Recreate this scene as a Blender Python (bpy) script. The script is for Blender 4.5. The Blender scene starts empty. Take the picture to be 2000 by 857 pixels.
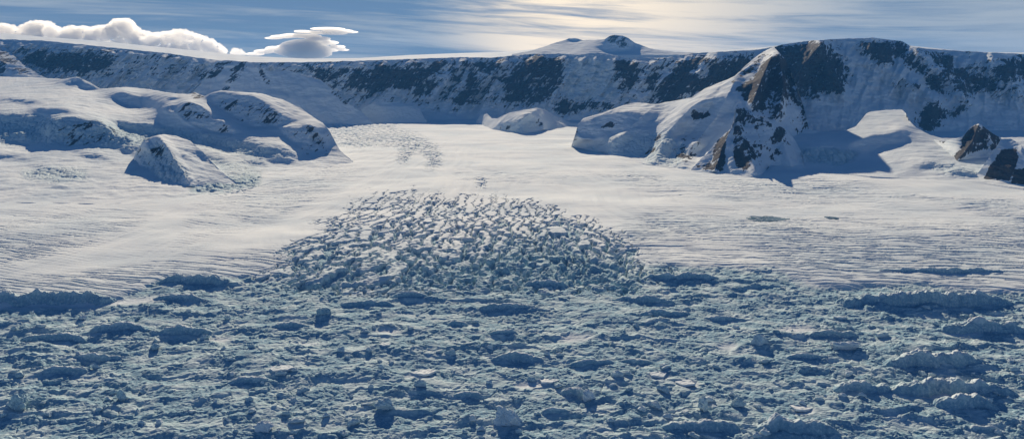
import bpy, math, random
import numpy as np
R = math.radians
# ------------------------------------------------------------------ camera
F = 1732.0; EYE_ROW = 118.0; CAM_Z = 1000.0          # focal length and eye level in 2000-px units, camera height (m)
scene = bpy.context.scene
cam = bpy.data.cameras.new('camera'); camo = bpy.data.objects.new('camera', cam)
scene.collection.objects.link(camo); scene.camera = camo
camo.location = (0, 0, CAM_Z); camo.rotation_euler = (R(90), 0, 0)
cam.sensor_width = 36.0; cam.lens = 36.0 * F / 2000.0
cam.shift_y = -(428.5 - EYE_ROW) / 2000.0
cam.clip_start = 1.0; cam.clip_end = 400000.0
# ------------------------------------------------------------------ light
SUN_AZ = R(-6); SUN_EL = R(23)
sun = bpy.data.lights.new('sun', 'SUN'); suno = bpy.data.objects.new('sun', sun); scene.collection.objects.link(suno)
sun.energy = 5.0; sun.angle = R(0.55); sun.color = (1.0, 0.83, 0.60)
suno.rotation_euler = (R(90) - SUN_EL, 0, math.pi - SUN_AZ)
world = bpy.data.worlds.new('World'); scene.world = world; world.use_nodes = True
wn = world.node_tree; N = wn.nodes; Lk = wn.links
for n in list(N): N.remove(n)
wout = N.new('ShaderNodeOutputWorld'); bg = N.new('ShaderNodeBackground'); sky = N.new('ShaderNodeTexSky')
sky.sky_type = 'NISHITA'; sky.sun_disc = False; sky.sun_elevation = SUN_EL; sky.sun_rotation = SUN_AZ
sky.altitude = 1500; sky.air_density = 1.0; sky.dust_density = 0.0; sky.ozone_density = 7.0
bg.inputs['Strength'].default_value = 0.05
def mnode(nt, op, a, b=None, c=None, clamp=False):
    n = nt.nodes.new('ShaderNodeMath'); n.operation = op; n.use_clamp = clamp
    for i, v in enumerate((a, b, c)):
        if v is None: continue
        if isinstance(v, (int, float)): n.inputs[i].default_value = v
        else: nt.links.new(v, n.inputs[i])
    return n.outputs[0]
def smooth(nt, v, lo, hi):
    n = nt.nodes.new('ShaderNodeMapRange'); n.interpolation_type = 'SMOOTHSTEP'
    nt.links.new(v, n.inputs['Value']); n.inputs['From Min'].default_value = lo; n.inputs['From Max'].default_value = hi
    return n.outputs['Result']
def noise3(nt, vec, scale, detail=5, rough=0.55, dist=0.0):
    n = nt.nodes.new('ShaderNodeTexNoise'); nt.links.new(vec, n.inputs['Vector'])
    n.inputs['Scale'].default_value = scale; n.inputs['Detail'].default_value = detail
    n.inputs['Roughness'].default_value = rough; n.inputs['Distortion'].default_value = dist
    return n.outputs['Fac']
def mapping(nt, vec, scale=(1, 1, 1), loc=(0, 0, 0), rot=(0, 0, 0)):
    n = nt.nodes.new('ShaderNodeMapping'); nt.links.new(vec, n.inputs['Vector'])
    n.inputs['Scale'].default_value = scale; n.inputs['Location'].default_value = loc; n.inputs['Rotation'].default_value = rot
    return n.outputs['Vector']
def mixc(nt, fac, a, b):
    n = nt.nodes.new('ShaderNodeMix'); n.data_type = 'RGBA'
    if isinstance(fac, (int, float)): n.inputs[0].default_value = fac
    else: nt.links.new(fac, n.inputs[0])
    for i, v in ((6, a), (7, b)):
        if isinstance(v, tuple): n.inputs[i].default_value = (*v, 1)
        else: nt.links.new(v, n.inputs[i])
    return n.outputs[2]
# high cirrus in the sky: streaks laid out by azimuth and elevation of the direction
tc = N.new('ShaderNodeTexCoord'); sp = N.new('ShaderNodeSeparateXYZ'); Lk.new(tc.outputs['Generated'], sp.inputs[0])
az = mnode(wn, 'ARCTAN2', sp.outputs[0], sp.outputs[1])
el = mnode(wn, 'ARCSINE', sp.outputs[2])
cb = N.new('ShaderNodeCombineXYZ'); Lk.new(az, cb.inputs[0])
elw = mnode(wn, 'ADD', el, mnode(wn, 'MULTIPLY', mnode(wn, 'SINE', mnode(wn, 'MULTIPLY', az, 5.0)), 0.008))
Lk.new(mnode(wn, 'ADD', elw, mnode(wn, 'MULTIPLY', az, 0.03)), cb.inputs[1])
dirv = cb.outputs[0]
s1 = noise3(wn, mapping(wn, dirv, (2.6, 34, 1), (3.1, 1.7, 0)), 1.0, 6, 0.5, 0.5)
s2 = noise3(wn, mapping(wn, dirv, (7, 130, 1), (0.4, 5, 0)), 1.0, 6, 0.6, 0.6)
# more cloud towards the right, bluer on the left, thickest right of the middle
cover = mnode(wn, 'ADD', mnode(wn, 'MULTIPLY', smooth(wn, az, -0.34, 0.10), 0.15), -0.055)
streak = mnode(wn, 'ADD', mnode(wn, 'ADD', mnode(wn, 'MULTIPLY', s1, 0.70), mnode(wn, 'MULTIPLY', s2, 0.55)), cover)
cir = smooth(wn, streak, 0.50, 0.80)
warm = mnode(wn, 'MULTIPLY', smooth(wn, az, -0.12, 0.04), mnode(wn, 'SUBTRACT', 1.0, smooth(wn, az, 0.04, 0.42)))
ccol = mixc(wn, warm, (6.2, 7.4, 8.8), (19.5, 16.6, 12.8))
low = smooth(wn, el, -0.02, 0.10)
veil = mixc(wn, mnode(wn, 'MULTIPLY', mnode(wn, 'SUBTRACT', 1.0, smooth(wn, el, 0.065, 0.14)), 0.85), sky.outputs[0], (2.1, 3.7, 6.4))          # thin veil of high cloud low down
cir = mnode(wn, 'MULTIPLY', cir, mnode(wn, 'SUBTRACT', 1.0, smooth(wn, el, 0.07, 0.16)))
skyc = mixc(wn, cir, veil, ccol)
Lk.new(skyc, bg.inputs['Color']); Lk.new(bg.outputs[0], wout.inputs[0])
vs = scene.view_settings; vs.view_transform = 'Standard'; vs.look = 'None'; vs.gamma = 1.0; vs.use_curve_mapping = False
vs.exposure = 0.28
scene.cycles.max_bounces = 8; scene.cycles.diffuse_bounces = 1; scene.cycles.volume_bounces = 6

# ------------------------------------------------------------------ number helpers
def hsh(ix, iy, seed):
    h = (ix.astype(np.int64) * 374761393 + iy.astype(np.int64) * 668265263 + seed * 982451653) & 0xFFFFFFFF
    h = ((h ^ (h >> 13)) * 1274126177) & 0xFFFFFFFF
    h = ((h ^ (h >> 16)) * 2246822519) & 0xFFFFFFFF
    return ((h ^ (h >> 15)) & 0xFFFFFF).astype(np.float32) / np.float32(0x1000000)
def vnoise(x, y, seed=0):
    ix = np.floor(x); iy = np.floor(y); fx = (x - ix).astype(np.float32); fy = (y - iy).astype(np.float32)
    ix = ix.astype(np.int64); iy = iy.astype(np.int64)
    def g(dx, dy):
        a = hsh(ix + dx, iy + dy, seed) * np.float32(6.2831853)
        return np.cos(a) * (fx - dx) + np.sin(a) * (fy - dy)
    u = fx * fx * fx * (fx * (fx * 6 - 15) + 10); v = fy * fy * fy * (fy * (fy * 6 - 15) + 10)
    a = g(0, 0); b = g(1, 0); c = g(0, 1); d = g(1, 1)
    return ((a + (b - a) * u) + ((c + (d - c) * u) - (a + (b - a) * u)) * v) * 1.5
def fbm(x, y, octv=4, seed=0, gain=0.5, lac=2.03):
    s = 0; a = 1.0; t = 0
    for i in range(octv):
        s = s + a * vnoise(x, y, seed + i * 17); t += a * a
        x = x * lac + 13.7; y = y * lac - 7.3; a *= gain
    return s / math.sqrt(t)
def ridged(x, y, octv=4, seed=0, gain=0.5):
    s = 0; a = 1.0; t = 0
    for i in range(octv):
        s = s + a * (1 - 2 * np.abs(vnoise(x, y, seed + i * 17))); t += a
        x = x * 2.03 + 5.1; y = y * 2.03 + 3.3; a *= gain
    return s / t
def worley(x, y, seed=0, jit=0.9):
    """F1, F2, cell random value, offset from the cell point"""
    ix = np.floor(x).astype(np.int64); iy = np.floor(y).astype(np.int64)
    f1 = np.full(x.shape, 9.0, np.float32); f2 = f1.copy(); r = np.zeros_like(f1); ox = r.copy(); oy = r.copy()
    for dx in (-1, 0, 1):
        for dy in (-1, 0, 1):
            cx = ix + dx; cy = iy + dy
            px = cx + 0.5 + jit * (hsh(cx, cy, seed) - 0.5); py = cy + 0.5 + jit * (hsh(cx, cy, seed + 1) - 0.5)
            ex = (x - px).astype(np.float32); ey = (y - py).astype(np.float32)
            d = np.sqrt(ex * ex + ey * ey); c = d < f1
            f2 = np.where(c, f1, np.minimum(f2, d))
            f1 = np.where(c, d, f1); r = np.where(c, hsh(cx, cy, seed + 2), r)
            ox = np.where(c, ex, ox); oy = np.where(c, ey, oy)
    return f1, f2, r, ox, oy
def sstep(a, b, x):
    t = np.clip((x - a) / (b - a), 0, 1); return t * t * (3 - 2 * t)
def pl(points, x):
    p = np.array(points, float); return np.interp(x, p[:, 0], p[:, 1])
# painted planning maps: where the survey of the place has steep faces, rock, crevasses ... (grid in 2-px steps)
GX0, GX1, GY0, GY1, GS = -600, 2600, 40, 900, 2
gw = (GX1 - GX0) // GS + 1; gh = (GY1 - GY0) // GS + 1
gx, gy = np.meshgrid(np.arange(gw) * GS + GX0, np.arange(gh) * GS + GY0)
def blur(m, s):
    if s <= 0: return m
    r = int(3 * s / GS) + 1; k = np.exp(-0.5 * (np.arange(-r, r + 1) * GS / s) ** 2); k /= k.sum()
    m = np.apply_along_axis(lambda v: np.convolve(v, k, 'same'), 0, m)
    return np.apply_along_axis(lambda v: np.convolve(v, k, 'same'), 1, m)
def poly(points):
    p = np.array(points, float); m = np.zeros(gx.shape, bool)
    for (x1, y1), (x2, y2) in zip(p, np.roll(p, -1, 0)):
        if y1 == y2: continue
        c = ((gy >= min(y1, y2)) & (gy < max(y1, y2)) & (gx < x1 + (gy - y1) * (x2 - x1) / (y2 - y1)))
        m ^= c
    return m.astype(float)
def paint(polys, soft=3, base=0.0):
    """polys: (value, points[, softness])"""
    out = np.full(gx.shape, base)
    for p in polys:
        m = blur(poly(p[1]), p[2] if len(p) > 2 else soft)
        out = out * (1 - m) + p[0] * m
    return out
def look(m, px, py):
    u = np.clip((px - GX0) / GS, 0, gw - 1.001); v = np.clip((py - GY0) / GS, 0, gh - 1.001)
    i = u.astype(int); j = v.astype(int); a = u - i; b = v - j
    return (m[j, i] * (1 - a) + m[j, i + 1] * a) * (1 - b) + (m[j + 1, i] * (1 - a) + m[j + 1, i + 1] * a) * b

# ------------------------------------------------------------------ mesh helpers
def grid_mesh(name, X, Y, Z, attrs, mat, flip=False, smooth_shade=True):
    h, w = X.shape; me = bpy.data.meshes.new(name)
    co = np.stack([X, Y, Z], -1).astype(np.float32).reshape(-1)
    a = (np.arange(h - 1)[:, None] * w + np.arange(w - 1)[None]).reshape(-1)
    q = np.stack([a, a + 1, a + w + 1, a + w], -1)
    if flip: q = q[:, ::-1]
    q = np.ascontiguousarray(q, np.int32)
    me.vertices.add(h * w); me.vertices.foreach_set('co', co)
    me.loops.add(q.size); me.loops.foreach_set('vertex_index', q.reshape(-1))
    me.polygons.add(len(q)); me.polygons.foreach_set('loop_start', np.arange(0, q.size, 4, dtype=np.int32))
    if smooth_shade: me.polygons.foreach_set('use_smooth', np.ones(len(q), bool))
    for k, v in attrs.items():
        at = me.attributes.new(k, 'FLOAT', 'POINT'); at.data.foreach_set('value', np.ascontiguousarray(v, np.float32).reshape(-1))
    me.update(calc_edges=True)
    me.materials.append(mat)
    o = bpy.data.objects.new(name, me); scene.collection.objects.link(o); return o
def tag(o, label, cat=None, kind=None, group=None):
    o['label'] = label
    if cat: o['category'] = cat
    if kind: o['kind'] = kind
    if group: o['group'] = group
    return o

# ------------------------------------------------------------------ materials
def snow_material():
    m = bpy.data.materials.new('snow_ice_rock'); m.use_nodes = True; nt = m.node_tree
    b = nt.nodes['Principled BSDF']
    def attr(nm):
        a = nt.nodes.new('ShaderNodeAttribute'); a.attribute_name = nm; return a.outputs['Fac']
    geo = nt.nodes.new('ShaderNodeNewGeometry'); pos = geo.outputs['Position']
    ice = attr('ice'); rock = attr('rock')
    big = noise3(nt, pos, 0.0016, 4, 0.5); mid = noise3(nt, pos, 0.02, 5, 0.6); fine = noise3(nt, pos, 0.11, 4, 0.65)
    snow = mixc(nt, smooth(nt, big, 0.35, 0.7), (0.80, 0.86, 0.90), (0.68, 0.77, 0.84))
    icec = mixc(nt, smooth(nt, mid, 0.35, 0.68), (0.36, 0.54, 0.61), (0.55, 0.71, 0.77))
    icec = mixc(nt, smooth(nt, fine, 0.45, 0.75), icec, (0.66, 0.78, 0.82))
    icec = mixc(nt, mnode(nt, 'MULTIPLY', smooth(nt, ice, 0.92, 1.0), smooth(nt, fine, 0.72, 0.4)), icec, (0.26, 0.44, 0.56))
    col = mixc(nt, mnode(nt, 'MULTIPLY', ice, smooth(nt, mnode(nt, 'ADD', mid, mnode(nt, 'MULTIPLY', ice, 0.6)), 0.40, 0.90)), snow, icec)
    # rock: broken by ledges of snow lying along the leaning gullies
    rv = mapping(nt, pos, (1.0, 0.4, 1.0), rot=(0, R(-40), 0)); rv = mapping(nt, rv, (1.0, 1.0, 0.28))
    rn = noise3(nt, rv, 0.0070, 10, 0.70, 0.5); rn2 = noise3(nt, mapping(nt, pos, (0.4, 0.4, 2.2)), 0.006, 9, 0.68, 0.5)
    rmix = mnode(nt, 'ADD', mnode(nt, 'MULTIPLY', rn, 0.62), mnode(nt, 'ADD', mnode(nt, 'MULTIPLY', rn2, 0.38), mnode(nt, 'MULTIPLY', mnode(nt, 'SUBTRACT', noise3(nt, mapping(nt, rv, (1, 1, 0.7)), 0.035, 5, 0.6, 0.3), 0.5), 0.42)))
    rf = smooth(nt, mnode(nt, 'ADD', mnode(nt, 'MULTIPLY', rock, 0.76), mnode(nt, 'MULTIPLY', mnode(nt, 'SUBTRACT', rmix, 0.5), 5.4)), 0.42, 0.56)
    rf = mnode(nt, 'MULTIPLY', rf, smooth(nt, rock, 0.03, 0.16))
    rc = mixc(nt, noise3(nt, pos, 0.03, 6, 0.7), (0.030, 0.033, 0.040), (0.105, 0.096, 0.090))
    col = mixc(nt, rf, col, rc)
    nt.links.new(col, b.inputs['Base Color'])
    b.inputs['Roughness'].default_value = 0.9; b.inputs['Specular IOR Level'].default_value = 0.06
    bp = nt.nodes.new('ShaderNodeBump'); bp.inputs['Distance'].default_value = 6.0
    nt.links.new(mnode(nt, 'ADD', noise3(nt, pos, 0.05, 6, 0.62), mnode(nt, 'MULTIPLY', mnode(nt, 'MULTIPLY', rf, rn), 1.5)), bp.inputs['Height'])
    nt.links.new(mnode(nt, 'ADD', 0.25, mnode(nt, 'MULTIPLY', mnode(nt, 'MAXIMUM', ice, rf), 0.6)), bp.inputs['Strength'])
    b2 = nt.nodes.new('ShaderNodeBump'); b2.inputs['Distance'].default_value = 45.0
    nt.links.new(noise3(nt, mapping(nt, rv, (1, 1, 0.8)), 0.012, 6, 0.6, 0.3), b2.inputs['Height']); nt.links.new(mnode(nt, 'MULTIPLY', rf, 0.9), b2.inputs['Strength'])
    nt.links.new(bp.outputs[0], b2.inputs['Normal']); nt.links.new(b2.outputs[0], b.inputs['Normal'])
    return m
SNOW = snow_material()

# ------------------------------------------------------------------ the glacier floor
PROF = [(0, -420), (1500, -330), (2300, -215), (2730, -165), (3280, -102), (3800, -57), (4200, -23), (4900, 2), (6050, 14), (7600, 24), (9800, 34), (13000, 60), (18000, 60), (40000, 60)]
_y = np.linspace(0, 40000, 4001); _z = pl(PROF, _y)
_k = np.exp(-0.5 * (np.arange(-30, 31) / 9.0) ** 2); _k /= _k.sum()
_z = np.convolve(np.pad(_z, 30, 'edge'), _k, 'valid')
def zbase(y): return np.interp(y, _y, _z)
_ys = np.linspace(1500, 18000, 6000); _rows = EYE_ROW + F * (CAM_Z - zbase(_ys)) / _ys
def dground(py): return np.interp(-np.asarray(py, float), -_rows, _ys)
def row_of(y, z): return EYE_ROW + F * (CAM_Z - z) / y
def at(px, py):
    d = float(dground(py)); return ((px - 1000) / F * d, d)
EDGE = [(-900, 600), (0, 592), (60, 590), (200, 582), (260, 560), (330, 538), (460, 536), (600, 545), (700, 546), (760, 535), (840, 512), (900, 494), (960, 470), (1010, 458), (1100, 468), (1190, 490), (1240, 512), (1400, 522), (1600, 545), (1800, 552), (2000, 560), (2900, 580)]
M_crev = paint([(0.6, [(500, 560), (480, 520), (600, 450), (690, 400), (800, 380), (1000, 392), (1120, 425), (1250, 480), (1330, 530), (1330, 560)], 16), (1, [(615, 560), (575, 500), (645, 430), (700, 390), (760, 376), (860, 388), (900, 400), (945, 395), (1000, 395), (1100, 420), (1200, 452), (1240, 520), (1240, 560)], 20)])
M_smallcrev = paint([(1, [(630, 222), (700, 232), (760, 240), (820, 262), (862, 290), (868, 312), (852, 332), (825, 334), (835, 305), (810, 296), (795, 322), (772, 318), (780, 290), (735, 285), (700, 290), (650, 280)], 5),
                     (1, [(50, 330), (140, 322), (170, 340), (140, 358), (70, 352)], 5), (0.9, [(925, 345), (950, 345), (952, 368), (930, 365)], 3),
                     (0.9, [(345, 350), (420, 345), (515, 345), (500, 365), (430, 380), (360, 375)], 6)])
M_wave = paint([(1, [(1200, 450), (1260, 420), (1500, 418), (2100, 425), (2600, 430), (2600, 600), (2000, 570), (1600, 550), (1250, 512)], 14),
                (0.85, [(1330, 358), (1450, 345), (1650, 350), (1900, 395), (1990, 400), (1850, 412), (1650, 408), (1420, 395)], 9),
                (0.55, [(1560, 425), (1700, 400), (2100, 380), (2600, 380), (2600, 450), (1700, 440)], 14),
                (0.7, [(1100, 330), (1250, 330), (1350, 360), (1480, 400), (1650, 412), (1450, 412), (1300, 385), (1200, 355)], 9),
                (0.9, [(-600, 415), (0, 415), (150, 405), (260, 402), (330, 398), (260, 440), (150, 480), (0, 520), (-600, 540)], 12),
                (0.9, [(-600, 545), (0, 545), (200, 525), (420, 500), (560, 490), (620, 540), (330, 545), (200, 590), (-600, 600)], 9),
                (0.6, [(380, 400), (470, 375), (620, 330), (740, 330), (640, 385), (560, 420), (420, 470), (330, 500)], 14),
                (0.5, [(880, 330), (1080, 330), (1200, 350), (1050, 362), (880, 350)], 8),
                (0.7, [(620, 500), (760, 500), (760, 548), (620, 548)], 9)])
M_flat = paint([(0.9, [(-600, 590), (0, 590), (150, 585), (330, 572), (360, 560), (300, 585), (180, 597), (0, 600), (-600, 604)], 3)] +
    [(0.8, [(a - w, b), (a - w * .3, b - h), (a + w * .5, b - h * .8), (a + w, b + h * .2), (a + w * .2, b + h), (a - w * .6, b + h * .7)], 3) for a, b, w, h in
     ((1555, 637, 46, 9), (1880, 642, 44, 7), (1830, 764, 46, 10), (430, 652, 26, 5), (120, 664, 22, 4), (600, 664, 30, 5), (820, 727, 34, 6), (1420, 668, 24, 8), (1040, 745, 40, 7), (320, 640, 30, 4), (1290, 731, 26, 6), (1345, 744, 26, 9), (1570, 796, 26, 7), (700, 566, 40, 4), (180, 729, 22, 3), (1130, 655, 40, 7), (760, 640, 34, 5))])
def ground_fields(X, Y):
    Z = zbase(Y); px = 1000 + F * X / Y; py = row_of(Y, Z)
    edge = pl(EDGE, px)
    wob = fbm(X / 420, Y / 420, 4, 5) * 13
    sw = pl([(700, 1), (820, 5), (1000, 7), (1180, 5), (1300, 1)], px)
    rub = sstep(-5, 7, (py - edge + wob) / sw)
    shp = X.shape; H = np.zeros(shp); ice = np.zeros(shp)
    # gentle swells of wind-packed snow and faint bands
    H += fbm(X / 900, Y / 700, 3, 2) * 14
    fan = np.arctan2(X + 700, 15500 - Y); H += (1 - rub) * 4.5 * fbm(fan * 70 + 1.2 * fbm(X / 900, Y / 1400, 2, 9), np.hypot(X + 700, 15500 - Y) / 2600, 4, 8) * sstep(230, 320, py)
    lam = Y / 92.0
    ph = 92.0 * np.log(Y)
    wv = look(M_wave, px, py) * (1 - rub); wv = np.maximum(wv, 0.10 * (1 - rub) * sstep(360, 420, py))
    wv = wv * (0.4 + 0.6 * sstep(-0.5, 0.35, fbm(X / 1100, Y / 1300, 3, 39)))
    i = wv > 0.01
    x = X[i]; y = Y[i]; p = ph[i]; l = lam[i]
    tilt = pl([(-900, 0), (0, 0.0), (350, -0.15), (550, -0.35), (760, -0.3), (900, 0), (1300, 0.06), (2000, 0.10), (2900, .1)], px[i])
    w = p + tilt * x / l + 1.3 * fbm(x / 1300, y / 900, 3, 31) + 0.28 * fbm(x / 260, y / 130, 2, 33)
    sq = 1 - np.abs(np.mod(w, 1.0) * 2 - 1); brk = sstep(-0.5, 0.35, fbm(x / (l * 7.5), w * 0.9, 3, 40))
    w2 = w * 2.3 + fbm(x / 240, y / 240, 2, 44); sq2 = 1 - np.abs(np.mod(w2, 1.0) * 2 - 1)
    w3 = w * 1.6 + 0.5 * fbm(x / 150, y / 110, 2, 48); sq3 = 1 - np.abs(np.mod(w3, 1.0) * 2 - 1)
    slot = sstep(0.62, 0.95, sq) * brk + 0.6 * sstep(0.6, 0.95, sq3) * sstep(-0.1, 0.5, fbm(x / (l * 4), w3 * .8, 3, 49)) + 0.35 * sstep(.55, .95, sq2) * sstep(-.2, .4, fbm(x / (l * 3), w2 * .7, 2, 47))
    H[i] -= wv[i] * l * 0.25 * slot
    H[i] += wv[i] * l * 0.05 * sq
    ice[i] = np.maximum(ice[i], wv[i] * (0.25 + 0.6 * np.clip(slot, 0, 1)))
    # netted crevasses
    cr = look(M_crev, px, py)
    i = cr > 0.02
    if i.any():
        x = X[i]; y = Y[i]; q = row_of(y, zbase(y))
        sc = pl([(370, 66), (440, 50), (560, 40)], q)
        xw = x + 48 * fbm(x / 170, y / 220, 4, 51, 0.6); yw = y + 75 * fbm(x / 190, y / 220, 4, 52, 0.6)
        lean_ = pl([(600, 0.5), (800, 0.3), (950, 0.05), (1240, -0.25)], 1000 + F * x / y)
        u = (xw - lean_ * (yw - 5200)) / (sc * 1.15); v = (yw + 0.10 * xw) / (sc * 2.1)
        f1, f2, r, ox, oy = worley(u, v, 60, 0.95)
        dens = cr[i] + 0.30 * fbm(x / 230, y / 330, 3, 66) + 0.16 * fbm(x / 60, y / 90, 2, 67)
        wd = 0.075 + 0.20 * sstep(0.45, 1.15, dens) * sstep(360, 480, q) + 0.10 * sstep(450, 545, q)
        crack = (1 - sstep(wd * 0.4, wd + 0.08, f2 - f1)) * sstep(0.34, 0.62, dens + 0.35 * (r - 0.5))
        up = sstep(0.0, 0.4, cr[i])
        H[i] += up * (-30 * crack * (0.4 + 0.6 * r) + ((r - 0.5) * 11 - oy * 16 * (r - .2) + 7 * fbm(x / 40, y / 60, 3, 69)) * sstep(400, 520, q) * sstep(.4, .8, dens))
        ice[i] = np.maximum(ice[i], np.clip(crack * 0.95 + 0.5 * sstep(430, 520, q), 0, 1) * up * sstep(.3, .7, dens))
    sc_ = look(M_smallcrev, px, py)
    i = sc_ > 0.03
    if i.any():
        x = X[i]; y = Y[i]
        f1, f2, r, ox, oy = worley(x / 80 + .5 * fbm(x / 90, y / 90, 2, 71), 55 * np.log(y) + 0.5 * x / 75, 72, 0.95)
        crack = (1 - sstep(0.06, 0.26, f2 - f1)) * sc_[i]
        H[i] += -20 * crack * sstep(.35, .8, sc_[i] * 0.7 + 0.6 * r + .3 * fbm(x / 300, y / 300, 2, 73)); ice[i] = np.maximum(ice[i], crack * 0.7)
    # broken ice
    i = rub > 0.01; x = X[i]; y = Y[i]; rr = rub[i]
    xs = x + 22 * fbm(x / 90, y / 90, 3, 81); ysx = y + 22 * fbm(x / 90, y / 90, 3, 82)
    big = ridged(xs / 520, ysx / 200, 4, 83) * 12 + 7 * ridged(xs / 170 + 3, ysx / 100, 3, 84)
    f1, f2, r, ox, oy = worley(xs / 54, ysx / 54, 85)
    b1 = sstep(0.45, 0.9, r) * (3 + 9 * r) * sstep(0.0, 0.14, f2 - f1) + (ox * (np.mod(r * 37, 1) - .5) * 13 + oy * (np.mod(r * 91, 1) - .45) * 15)
    f1, f2, r, ox, oy = worley(xs / 22 + 7, ysx / 23, 91)
    b2 = sstep(0.5, 0.95, r) * 5 * sstep(0.0, 0.12, f2 - f1) + oy * 7 * (np.mod(r * 53, 1) - .45) + ox * 5 * (np.mod(r * 29, 1) - .5)
    f1, f2, r3, ox, oy = worley(x / 12, y / 12, 95)
    b3 = sstep(.4, .95, r3) * 2.4 * sstep(0, .15, f2 - f1) + fbm(x / 9, y / 8, 3, 99) * 1.0
    big = big + 13 * sstep(0.45, 0.8, ridged(xs / 900, ysx / 190 + 0.1 * np.sin(xs / 400), 2, 87)) * sstep(-0.3, 0.4, fbm(x / 600, y / 330, 2, 88))
    calm = sstep(-0.8, 0.5, fbm(x / 240, y / 150, 4, 101)); calm2 = sstep(-0.7, 0.5, fbm(x / 110 + 9, y / 70, 3, 105))
    hr = 0.85 * big + 0.66 * b1 * (0.1 + 0.9 * calm) + b2 * (0.15 + 0.85 * calm2) + b3 * (0.35 + .65 * calm2) + 5 * fbm(x / 160, y / 80, 4, 107)
    fl = 1 - look(M_flat, px[i], py[i])
    H[i] += rr * hr * 0.74 * (0.15 + 0.85 * fl) - 20 * rr
    ice[i] = np.maximum(ice[i], rr * fl * (0.86 + 0.2 * calm2 + 0.3 * fbm(x / 120, y / 90, 2, 103)))
    return Z + H, np.clip(ice, 0, 1), rub, px, py
nrow = 1500; ncol = 1500
tt = np.linspace(0, 1, nrow)
# rows closer together where the picture is dense: equal steps of viewing angle from 2.1 km to 9 km, then coarser to 20 km
rows_py = np.concatenate([np.linspace(1000, 880, 40)[:-1], np.linspace(880, 300, 1180)[:-1], np.linspace(300, 215, 160)])
ygrid = np.concatenate([dground(rows_py), np.linspace(dground(215), 21000, 30)[1:]])
ang = np.linspace(-0.78, 0.78, ncol + 300)
Yg = np.repeat(ygrid[:, None], len(ang), 1); Xg = ang[None, :] * Yg
Zg, ICE, RUB, PXg, PYg = ground_fields(Xg, Yg)
cut = int(np.argmin(np.abs(rows_py - 602)))
att = lambda s: {'ice': ICE[s], 'rock': np.zeros_like(ICE[s])}
s = slice(0, cut + 1); o = grid_mesh('broken_ice', Xg[s], Yg[s], Zg[s], att(s), SNOW)
tag(o, 'blue-grey field of broken glacier ice rubble filling the foreground', 'ice rubble', 'stuff')
s = slice(cut, None); o = grid_mesh('glacier', Xg[s], Yg[s], Zg[s], att(s), SNOW)
tag(o, 'wide pale snow-covered glacier with crevasse fields', kind='structure')

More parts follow.
